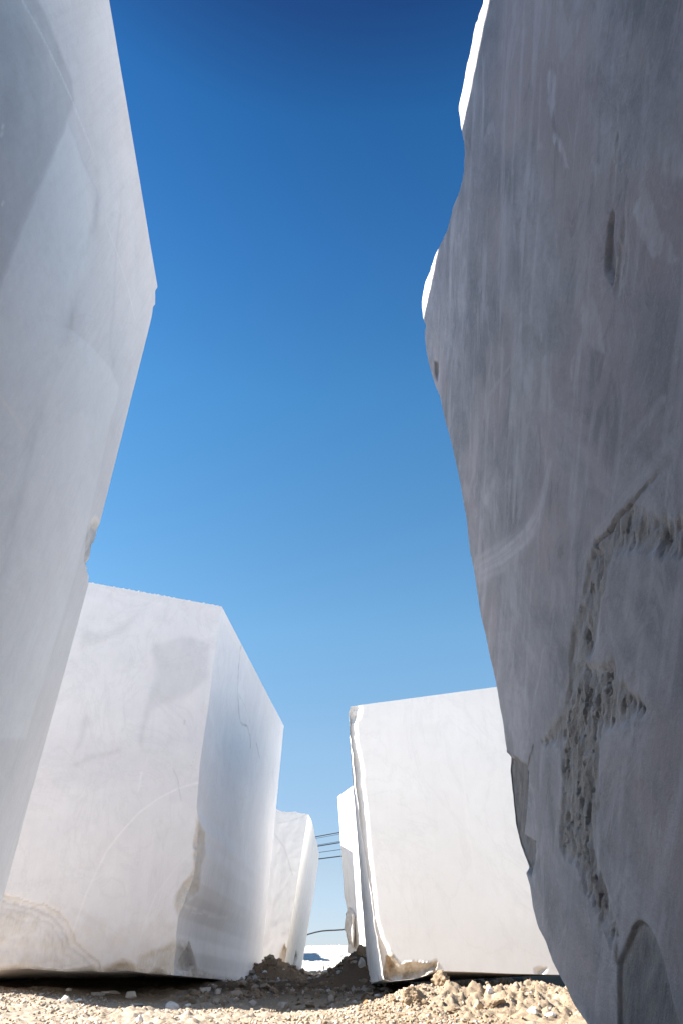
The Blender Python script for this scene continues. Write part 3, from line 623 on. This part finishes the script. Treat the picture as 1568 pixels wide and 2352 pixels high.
# ================================================================== leaning block, right middle
def build_mid_right():
    D = 4.98
    tc, bc = at(802, 1620, D), at(880, 2249, D)
    th = math.radians(5.5)
    dirx = np.array((math.cos(th), -math.sin(th), 0))
    PF = Plane(bc, bc + dirx, tc)
    tr, br = PF.hit(1138, 1577), PF.hit(1283, 2239)
    PFx = PF
    tr2 = tc + (tr - tc) * 1.5; br2 = bc + (br - bc) * 1.55
    W = np.array((math.sin(th) + .06, math.cos(th), -.02)) * 2.5
    c = {(0, 0, 0): bc, (0, 0, 1): tc, (1, 0, 0): br2, (1, 0, 1): tr2}
    for i in (0, 1):
        for k in (0, 1): c[(i, 1, k)] = c[(i, 0, k)] + W
    # the left side is turned just enough that a sliver of it shows
    c[(0, 1, 0)] = at(846, 2262, D + 2.5); c[(0, 1, 1)] = at(805, 1730, D + 2.5)
    c[(0, 1, 0)][2] = min(c[(0, 1, 0)][2], bc[2])
    b = Block(c, params((.25, 70), (1, 120)), params((.2, 40), (1, 70)), params((1, 230)))
    edge = [(880, 2249), (872, 2200), (858, 2100), (843, 2000), (829, 1901), (816, 1800), (807, 1720), (803, 1660), (802, 1635), (806, 1622)]
    b.edge[(2, 0, 0)] = PF.line(edge); c0 = b.edge[(2, 0, 0)]; b.c[(0, 0, 1)] = c0[-1]; b.c[(0, 0, 0)] = c0[0]
    e = resample(c0, np.linspace(0, 1, 300)); j = np.stack([fbm(e[1:-1], 14, 80 + q, 4, .65) for q in range(3)], -1) * .008; e[1:-1] += j - np.outer(j @ PF.n, PF.n); b.edge[(2, 0, 0)] = e
    bot = PF.line([(897, 2254), (955, 2248), (1005, 2230), (1100, 2233), (1167, 2236), (1283, 2239)]); b.edge[(0, 0, 0)] = np.vstack((e[0], bot, br2))
    rimp = PF.poly([(806, 1622), (818, 1640), (822, 1700), (835, 1760), (836, 1800), (843, 1850), (850, 1935), (858, 2010), (866, 2080), (872, 2120), (880, 2150), (893, 2178), (900, 2200), (905, 2215), (897, 2254), (860, 2260), (780, 1900), (780, 1622)])
    chip = PF.poly([(880, 2190), (899, 2186), (908, 2196), (920, 2211), (938, 2206), (955, 2203), (975, 2205), (1003, 2203), (1012, 2210), (1010, 2222), (1003, 2232), (990, 2240), (955, 2270), (870, 2280)])
    chip2 = PF.poly([(1228, 2226), (1240, 2221), (1256, 2224), (1252, 2232), (1232, 2250)])
    top_ch = PF.poly([(800, 1600), (828, 1618), (832, 1625), (824, 1650), (815, 1660), (795, 1660)])
    scratch = [PF.poly(q) for q in ([(1045, 1640), (1060, 1760), (1075, 1900), (1090, 2010)], [(960, 1900), (1000, 1930)], [(1300 - 120, 2200), (1182, 2215)])]
    sun_side = np.array((0, 0, 0))
    def front(P, n):
        S = PF.st(P); w = np.stack((fbm(P3(S), 8, 2, 4, .6), fbm(P3(S), 8, 3, 4, .6)), -1) * .02; f = fbm(P3(S), 18, 5, 4, .6)
        o = .0008 * fbm(P3(S), 2, 4, 2)
        dr = sdf(S + w * .45, rimp); r = sm(dr, 0, .006); o = o - np.clip(dr, 0, .09) * .75 + r * .004 * ridged(P, 16, 95, 4)
        dt = sdf(S + w, top_ch); t = sm(dt, 0, .01); o = o - np.clip(dt, 0, .06) * .6 + t * .01 * f
        dc = sdf(S + w, chip); c_ = sm(dc, 0, .012); o = o - np.clip(dc, 0, .16) * 1.15 + c_ * .03 * ridged(P, 9, 85, 5)
        d2 = sdf(S + w * .3, chip2); c2 = sm(d2, 0, .006); o = o - np.clip(d2, 0, .03) * 1.2
        pale = 0 * f
        for L in scratch: pale = np.maximum(pale, .3 * np.exp(-(seg_dist(S + w * .2, L)[0] / .004) ** 2))
        z = P[:, 2]
        return o, dict(rough=np.maximum(.30 * r, np.maximum(.4 * c_, .4 * c2)), ochre=np.maximum(c_ * np.clip(.8 + f, 0, 1), .06 * sm(.6 - z, 0, .4)), pale=np.maximum(pale, .4 * r * (1 - c_)), rust=.6 * c_ * np.clip(.5 + 1.3 * f, 0, 1) * sm(.42 - z, -.1, .1))
    pl_l = Plane(b.c[(0, 0, 0)], b.c[(0, 1, 0)], b.c[(0, 0, 1)])
    def left(P, n):
        q = np.stack((P[:, 0] * 6, P[:, 1] * 9, P[:, 2] * 2.0), -1); f = fbm(q, 1.3, 44, 5, .65)
        g = fbm(np.stack((P[:, 1] * 20, P[:, 2] * 2.2, 0 * f), -1), 1.0, 46, 4, .6)
        return .009 * f + .006 * g, dict(rough=np.clip(.05 + .5 * f, 0, .4), ochre=.25 * sm(g, .2, .45), rust=.4 * sm(g, .38, .5), pale=.3 + 0 * f)  # whole side paled in colour to lift it out of the gap's shade
    b.mod[(1, 0)] = front; b.mod[(0, 0)] = left
    base = (bc + br2 + W) / 2; base[2] = bc[2]
    o = b.build('marble_block', M_FAR, base)
    tag(o, 'near white block leaning left on the right of the gap, its upright edge chipped bright', 'marble block')
build_mid_right()

# ================================================================== small far blocks
def build_far_left():
    D = 10.5
    tc, bc = at(708, 1870, D), at(650, 2232, D)
    tl = at(560, 1849, D + .03); bl = at(520, 2215, D + .03)
    tb, bb = at(733, 1960, 12.9), at(690, 2240, 12.9)
    c = {(0, 0, 0): bl, (1, 0, 0): bc, (0, 0, 1): tl, (1, 0, 1): tc, (1, 1, 0): bb, (1, 1, 1): tb, (0, 1, 0): bl + (bb - bc), (0, 1, 1): tl + (tb - tc) + np.array((0, 0, .1))}
    b = Block(c, params((1, 70)), params((1, 70)), params((1, 130)))
    PS = Plane(tc, tb, bc)
    b.edge[(1, 1, 1)] = np.vstack((tc, PS.line([(716, 1884), (721, 1903), (724, 1925), (729, 1938), (730, 1950)]), tb))
    b.edge[(2, 1, 1)] = np.vstack((bb, PS.line([(705, 2150), (720, 2060), (727, 2012), (731, 1985)]), tb))
    jg = jagged(tl, tc, 60, .03, 5); b.edge[(0, 0, 1)] = jg - np.outer((jg - tl) @ np.cross(tc - tl, bc - tl), np.cross(tc - tl, bc - tl)) / np.sum(np.cross(tc - tl, bc - tl) ** 2)
    b.edge[(1, 0, 1)] = jagged(c[(0, 0, 1)], c[(0, 1, 1)], 40, .2, 6)
    PF = Plane(tl, tc, bc)
    ar = [PF.poly([(640, 1890), (665, 1886), (690, 1878), (703, 1871)]), PF.poly([(630, 1915), (652, 1945), (662, 1975), (672, 2010)])]
    ch = PF.poly([(652, 2150 - 5), (642, 2160), (648, 2180), (640, 2195), (636, 2235), (665, 2260)][::-1])
    def front(P, n):
        S = PF.st(P); f = fbm(P, 9, 5, 4); dark = 0 * f
        for L in ar: dark = np.maximum(dark, .3 * np.exp(-(seg_dist(S, L)[0] / .008) ** 2))
        w = np.stack((f, -f), -1) * .03; d = sdf(S + w, PF.poly([(655, 2165), (645, 2185), (638, 2200), (636, 2230), (652, 2245), (668, 2200)])); c_ = sm(d, 0, .02)
        return .002 * f - .05 * c_, dict(dark=dark, rough=.6 * c_, ochre=.6 * c_)
    sl = PS.poly([(681, 2180), (684, 2196), (679, 2222), (675, 2236), (674, 2215), (678, 2195)])
    def side(P, n):
        S = PS.st(P); f = fbm(P, 8, 25, 4); g = fbm(np.stack((P[:, 1] * 16, P[:, 2] * 1.2, 0 * f), -1), 1.0, 29, 4)
        d = sdf(S, sl); k = sm(d, 0, .03)
        return .004 * g - .06 * k, dict(ochre=.35 * sm(1.2 - P[:, 2] + .4 * g, 0, 1.0) + .1, dark=.8 * k, pale=.5 * sm(g, .25, .4))
    b.mod[(1, 0)] = front; b.mod[(0, 1)] = side
    base = (bl + bb) / 2
    o = b.build('marble_block', M_FAR, base)
    tag(o, 'small cream block leaning right beside the pale cloudy block, with broken top', 'marble block')
build_far_left()

def build_far_right():
    h = 2.0
    tf = at(775, 1830, 5.52 * h); tn0 = at(806, 1808, 5.17 * h); dd = (tn0 - tf); dd /= np.linalg.norm(dd)
    bf = at(797, 2172, 5.52 * h)
    pl = Plane(tf, tn0, bf)
    tn = tf + dd * 2.3; bn = bf + dd * 2.3
    bf[2] = .26; bn[2] = .10
    W = np.array((1.6, .35, 0))
    c = {(0, 0, 0): bn, (0, 0, 1): tn, (0, 1, 0): bf, (0, 1, 1): tf}
    for j in (0, 1):
        for k in (0, 1): c[(1, j, k)] = c[(0, j, k)] + W
    b = Block(c, params((1, 40)), params((1, 90)), params((1, 120)))
    b.edge[(2, 0, 1)] = np.vstack((bf, pl.line([(801, 2120), (797, 2090), (790, 2060), (788, 2020), (785, 1985), (780, 1900)]), tf))
    def left(P, n):
        g = fbm(np.stack((P[:, 1] * 14, P[:, 2] * 1.5, 0 * P[:, 0]), -1), 1.0, 39, 4)
        return .006 * g, dict(dark=.10 * sm(g, .1, .4))
    b.mod[(0, 0)] = left
    base = (bn + bf + W) / 2; base[2] = .1
    o = b.build('marble_block', M_FAR, base)
    tag(o, 'half hidden block behind the leaning one, sunlit white above a jagged shadow', 'marble block')
    # rough broken foot that sticks out beyond the sawn face
    V, Fc = lump((1, 1, 1), 77, 13, .10, 5, (.38, .7))
    lo, hi = at(808, 2177, 10.75), at(800, 2074, 10.75); ctr = (lo + hi) / 2; hh = (hi[2] - lo[2]) / 2
    P = V / np.abs(V).max(0)
    t = (V[:, 2:3] + 1) / 2
    P = P * np.array((.112, .34, hh)) * np.stack((1.08 - .75 * t[:, 0] ** 1.6, 1 - .4 * t[:, 0], np.ones(len(V))), -1)
    P[:, 2] = np.maximum(P[:, 2], -hh * .93)
    P = P + ctr; P[:, 0] += .02
    P += (V * (fbm(P, 9, 3, 5, .65) * .03 + ridged(P, 6, 9, 5) * .05)[:, None])
    mesh_obj('broken_corner', P, Fc, M_FAR, dict(rough=np.full(len(P), .75), dark=.1 * np.ones(len(P)), pale=0 * P[:, 0], ochre=0 * P[:, 0], rust=0 * P[:, 0]), o, ctr, sharp=25)
build_far_right()

def build_behind():
    b0 = np.array((-4.2, 15.6, -.02)); u = np.array((2.2, .2, .0)); v = np.array((-.2, 1.7, 0)); w = np.array((.02, 0, 1.55))
    c = {(i, j, k): b0 + u * i + v * j + w * k for i in (0, 1) for j in (0, 1) for k in (0, 1)}
    b = Block(c, params((1, 20)), params((1, 20)), params((1, 20)))
    for key in ((0, 0, 1), (0, 1, 1)):
        a_, b_ = key[1], key[2]; b.edge[key] = jagged(c[(0, a_, b_)], c[(1, a_, b_)], 30, .12, 9 + a_)
    b.edge[(1, 1, 1)] = jagged(c[(1, 0, 1)], c[(1, 1, 1)], 30, .15, 15)
    o = b.build('marble_block', M_FAR, b0 + (u + v) / 2)
    tag(o, 'distant block behind the small cream one, shading the white rubble', 'marble block')
build_behind()

# ================================================================== overhead cables
def cable_mat():
    t = NT('black_cable'); n = t.noise(t.co(), 3, 3); t.l(t.mix(n, (0.03, 0.03, 0.035), (0.05, 0.05, 0.055)), t.p.inputs['Base Color']); t.p.inputs['Roughness'].default_value = .6; return t.m
M_CABLE = cable_mat()
def cable(a, b, D, r, label, wave=0.0, reach=45, group='overhead cables in the gap'):
    p, q = at(*a, D), at(*b, D); d = q - p; L = np.linalg.norm(d); d /= L
    n = 400; ts = np.linspace(-reach, reach, n) + L / 2
    C_ = p + d * ts[:, None]
    C_[:, 2] += 0.00035 * ((ts - L / 2) ** 2) + wave * np.sin((ts - .1) * 5.2 / max(L, .3)) * np.exp(-((ts - L / 2) / 12) ** 2)
    m = 8; ang = np.arange(m) / m * 2 * math.pi
    V = (C_[:, None] + r * (np.cos(ang)[None, :, None] * np.array((0, 1, 0)) + np.sin(ang)[None, :, None] * np.array((0, 0, 1)))).reshape(-1, 3)
    I = np.arange(n * m).reshape(n, m); J = np.roll(I, -1, 1)
    Q = np.stack((I[:-1], J[:-1], J[1:], I[1:]), -1).reshape(-1, 4)
    tag(mesh_obj('overhead_cable', V, Q, M_CABLE, None, None, p + d * L / 2), label, 'cable', group)
cable((726, 1921.8), (777.8, 1912.4), 40, .024, 'topmost dark cable crossing the sky in the gap between the blocks')
cable((726.9, 1925.5), (776.9, 1916.4), 42, .011, 'hair-thin cable just under the topmost thick one')
cable((728.7, 1941), (778.7, 1932.8), 42, .011, 'hair-thin cable just above the second thick one')
cable((728, 1943.9), (779, 1935.7), 40, .025, 'second thick dark cable from the top in the gap')
cable((732.7, 1958), (780, 1951.5), 42, .014, 'lone thin grey cable halfway between two thick cables')
cable((731.8, 1973), (780.5, 1966.9), 40, .026, 'lowest of the upper row of cables in the gap')
cable((701.8, 2147), (793, 2132), 27, .022, 'low wavy black cable hanging just above the white rubble', wave=.03, group='low cables')

# ================================================================== stones, clods, gravel
def stone_mat(name, a, b, sc=30, bump=.5):
    t = NT(name); o = t.co(); n = t.noise(o, sc, 5, .65); f = t.noise(o, sc * 8, 3, .7)
    t.l(t.mix(t.ramp(n, .35, .68), a, b), t.p.inputs['Base Color']); t.p.inputs['Roughness'].default_value = .85
    t.l(t.bump(f, bump, .003, t.bump(n, bump, .006)), t.p.inputs['Normal']); return t.m
M_WHITE = stone_mat('white_marble_stone', (.80, .77, .73), (.64, .59, .53))
M_GREY = stone_mat('grey_stone', (.58, .57, .55), (.42, .40, .37))
M_TAN = stone_mat('tan_stone', (.58, .45, .30), (.46, .33, .20))
M_ORANGE = stone_mat('rusty_stone', (.52, .30, .14), (.42, .26, .14))
M_CLOD = stone_mat('brown_soil_clod', (.40, .30, .20), (.25, .18, .115), 45, .9)
M_MOSS = stone_mat('mossy_white_stone', (.82, .80, .74), (.50, .52, .22), 14)

def stone(px, py, wpx, label, mat, flat=.6, kind='stone', rough=.10, facets=14, group=None, sink=.3, rot=None, deep=.8, sub=4):
    p = on_ground(px, py); Y = p[1]; r = wpx / 2 / 1890 * Y * 1.0
    P, Fc = lump((r, r * deep, r * flat), int(px * 7 + py), facets, rough, sub, (.36, .8))
    a = random.uniform(-.5, .5) if rot is None else rot
    R = np.array(((math.cos(a), -math.sin(a), 0), (math.sin(a), math.cos(a), 0), (0, 0, 1))); P = P @ R.T
    z0 = float(gheight(p[0], p[1])[0]); c = np.array((p[0], p[1] + r * .3, z0 + r * flat * (1 - 2 * sink) * .9))
    base = c - np.array((0, 0, r * flat))
    o = mesh_obj(kind, P + c, Fc, mat, dict(rough=np.zeros(len(P))), None, base, smooth=True, sharp=28)
    tag(o, label, 'stone' if kind == 'stone' else 'soil clod', group); return o
S_ = stone
S_(148, 2304, 30, 'chunky white stone alone in the gravel under the brown stained foot', M_WHITE, .75)
S_(157, 2277, 22, 'small white stone on the gravel crest beneath the curved saw line block', M_WHITE, .6)
S_(222, 2287, 38, 'grey flat slab half buried at the shadow edge, left of the white slab', M_GREY, .35)
S_(177, 2301, 26, 'low cream stone just right of the chunky white stone', M_WHITE, .4)
S_(253, 2283, 44, 'long flat white slab lying along the shadow edge', M_WHITE, .28)
S_(299, 2290, 32, 'squarish white stone standing highest on the gravel crest', M_WHITE, .9)
S_(318, 2312, 46, 'broad flat pale slab flush with the gravel, centre left', M_GREY, .22)
S_(398, 2322, 38, 'rounded white stone with warm side casting a shadow to the right', M_WHITE, .72)
S_(290, 2331, 40, 'flat grey-white slab below the broad pale slab', M_GREY, .2)
S_(317, 2353, 34, 'domed white stone cut by the bottom picture edge', M_WHITE, .9)
S_(143, 2349, 15, 'little white stone near the bottom left edge', M_WHITE, .8)
S_(430, 2319, 18, 'cream stone immediately right of the rounded white stone', M_WHITE, .7)
S_(87, 2312, 22, 'flat yellowish stone in the left gravel', M_TAN, .4)
S_(27, 2321, 16, 'small orange stone nearest the left picture edge', M_ORANGE, .55)
S_(430, 2291, 18, 'small rusty orange stone on the crest before the shadow', M_ORANGE, .6)
S_(1225, 2333, 31, 'left one of two pale oval stones by the dark right block', M_WHITE, .55, facets=5)
S_(1266, 2333, 31, 'right one of two pale oval stones by the dark right block', M_WHITE, .45, facets=5)
S_(1260, 2319, 18, 'flat grey pebble above the two pale oval stones', M_GREY, .35)
S_(1125, 2292, 22, 'white-tipped stone stuck in a brown clod', M_WHITE, .95)
S_(1104, 2312, 28, 'tan stone standing in the churned soil, below the white-tipped one', M_TAN, 1.0)
S_(1218, 2300, 18, 'whitish stone on the brown slope before the near white leaning block', M_WHITE, .6)
S_(1281, 2278, 18, 'ochre pebble close to the edge of the dark right block', M_TAN, .6)
S_(840, 2308, 15, 'small squarish orange stone at the shadow edge in the gap', M_ORANGE, .8)
moss = S_(752, 2237, 34, 'white stone with yellow-green moss in the middle of the shaded gap', M_MOSS, .5)
S_(778, 2240, 18, 'grey stone just right of the mossy white stone', M_GREY, .6)
S_(673, 2257, 22, 'flat pale grey stone in the shaded soil left of centre gap', M_GREY, .4)
S_(608, 2238, 15, 'rounded grey stone against the dark edge of the pale cloudy block', M_GREY, .7)
S_(639, 2250, 9, 'tiny white stone in the brown heap under the small cream block', M_WHITE, .8)
S_(828, 2222, 22, 'grey slab leaning upright at the foot of the leaning block', M_GREY, 1.6)
C_ = lambda *a, **k: stone(*a, kind='dirt_clod', rough=.34, facets=3, sub=5, **k)
C_(1019, 2262, 48, 'large rounded clod touching the chipped foot of the leaning block', M_CLOD, .8)
C_(986, 2257, 36, 'tall crumbly clod left of the large rounded clod', M_CLOD, 1.0)
C_(1068, 2266, 46, 'pointed brown clod midway along the dark gap under the leaning block', M_CLOD, .85)
C_(1098, 2259, 28, 'small clod between the pointed clod and the wide low clod', M_CLOD, .8)
C_(1163, 2264, 44, 'wide smooth clod with light top under the leaning block', M_CLOD, .7)
C_(1129, 2266, 30, 'low crumbly clod left of the wide smooth clod', M_CLOD, .6)
C_(1214, 2261, 32, 'rightmost crumbly clod before the dark right block', M_CLOD, .6)
C_(955, 2300, 60, 'biggest broken clod at the left end of the brown soil pile', M_CLOD, .7)
C_(903, 2298, 18, 'square little clod at the left tip of the brown soil pile', M_CLOD, 1.0)
C_(1040, 2318, 46, 'dark churned clod in the middle of the brown soil pile', M_CLOD, .5)
C_(1140, 2316, 44, 'crumbling clod around the white-tipped stone', M_CLOD, .6)
C_(830, 2196, 24, 'jagged earth lump on top of the shaded heap by the leaning block', M_CLOD, 1.2)
C_(620, 2217, 30, 'dark earth lump on top of the heap behind the pale block', M_CLOD, .9)

def gravel(name, n, area, smin, smax, mat, label, seed, power=2.4, yfun=None):
    r = np.random.default_rng(seed); V0, F0 = ICO[1]
    X = r.uniform(area[0], area[1], n); Y = area[2] + (area[3] - area[2]) * r.random(n) ** 1.3
    P2 = np.stack((X, Y, 0 * X), -1)
    keep = 1.6 * fbm(P2, 2.6, seed, 4) + r.uniform(-.5, .5, n) > -.05
    X, Y = X[keep], Y[keep]; n = len(X)
    s = smin + (smax - smin) * r.random(n) ** power
    Z = gheight(X, Y)
    V = V0[None] * (1 + .34 * r.normal(size=(n, len(V0), 1)).clip(-1.2, 1.2)) * (s[:, None] * r.uniform(.5, 1.3, (n, 3)))[:, None, :] * np.array((1, 1, .75))
    a = r.uniform(0, 6.28, n); ca, sa = np.cos(a)[:, None], np.sin(a)[:, None]
    V = np.stack((V[..., 0] * ca - V[..., 1] * sa, V[..., 0] * sa + V[..., 1] * ca, V[..., 2]), -1)
    V = V + np.stack((X, Y, Z + s * .25), -1)[:, None]
    Fc = (F0[None] + (np.arange(n) * len(V0))[:, None, None]).reshape(-1, 3)
    tone = np.repeat(r.random(n), len(V0))
    o = mesh_obj(name, V.reshape(-1, 3), Fc, mat, dict(tone=tone), None, None, smooth=smax < .012)
    tag(o, label, 'gravel', kind='stuff')
def gravel_mat(name, cols):
    t = NT(name); a = t.attr('tone'); q = t.n('ValToRGB'); t.l(a, q.inputs[0]); e = q.color_ramp.elements
    while len(e) < len(cols): e.new(.5)
    for k, (p, c) in enumerate(cols): e[k].position = p; e[k].color = (*c, 1)
    n = t.noise(t.co(), 150, 4, .7); t.l(t.mix(t.ramp(n, .35, .75, 0, .5), q.outputs[0], (.34, .27, .19)), t.p.inputs['Base Color'])
    t.p.inputs['Roughness'].default_value = .92; t.l(t.bump(n, .5, .004), t.p.inputs['Normal']); return t.m
M_GRAV = gravel_mat('mixed_pale_gravel', [(0, (.25, .19, .13)), (.4, (.37, .295, .215)), (.8, (.47, .40, .32)), (.96, (.68, .63, .57)), (1, (.42, .25, .13))])
M_GRAVB = gravel_mat('mixed_brown_gravel', [(0, (.24, .17, .11)), (.6, (.33, .245, .16)), (.9, (.45, .375, .285)), (1, (.70, .65, .58))])
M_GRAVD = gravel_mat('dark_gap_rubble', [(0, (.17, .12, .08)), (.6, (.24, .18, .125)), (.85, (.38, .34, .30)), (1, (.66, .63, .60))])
M_RUB = gravel_mat('white_marble_rubble', [(0, (.50, .455, .41)), (.6, (.62, .58, .54)), (1, (.78, .75, .72))])
gravel('gravel', 26000, (-2.6, .5, 3.2, 5.6), 0.002, .011, M_GRAV, 'pale cream gravel and grit covering the sunlit ground on the left', 31, 3.6)
gravel('gravel', 11000, (.1, 1.9, 3.2, 5.5), .002, .012, M_GRAVB, 'crumbly brown gravel over the soil on the right', 32, 3.6)
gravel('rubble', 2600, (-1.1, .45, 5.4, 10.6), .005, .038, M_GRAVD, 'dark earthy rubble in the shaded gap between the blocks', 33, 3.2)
gravel('rubble', 2500, (-2.6, 2.2, 12, 23), .008, .03, M_RUB, 'white marble rubble on the sunlit rise beyond the gap', 34, 3.5)

# small weed by the mossy stone
def weed():
    p = on_ground(744, 2232); base = np.array((p[0], p[1], float(gheight(p[0], p[1])[0]))); V = []; Fc = []
    for k in range(9):
        a = random.uniform(0, 6.28); L = random.uniform(.06, .16); lean = random.uniform(.15, .6); w = .006
        d = np.array((math.cos(a), math.sin(a), 0)); sd = np.array((-math.sin(a), math.cos(a), 0)); i0 = len(V)
        for q in range(5):
            t = q / 4; c = base + d * L * lean * t * t + np.array((0, 0, L * t)); V += [c - sd * w * (1 - t), c + sd * w * (1 - t) + np.array((0, 0, 1e-5))]
        for q in range(4): Fc.append((i0 + 2 * q, i0 + 2 * q + 1, i0 + 2 * q + 3, i0 + 2 * q + 2))
    m = stone_mat('yellow_green_blade', (.22, .28, .06), (.32, .33, .10))
    tag(mesh_obj('weed', V, Fc, m, None, None, base), 'tiny yellow-green weed sprouting beside the mossy white stone', 'weed')
weed()
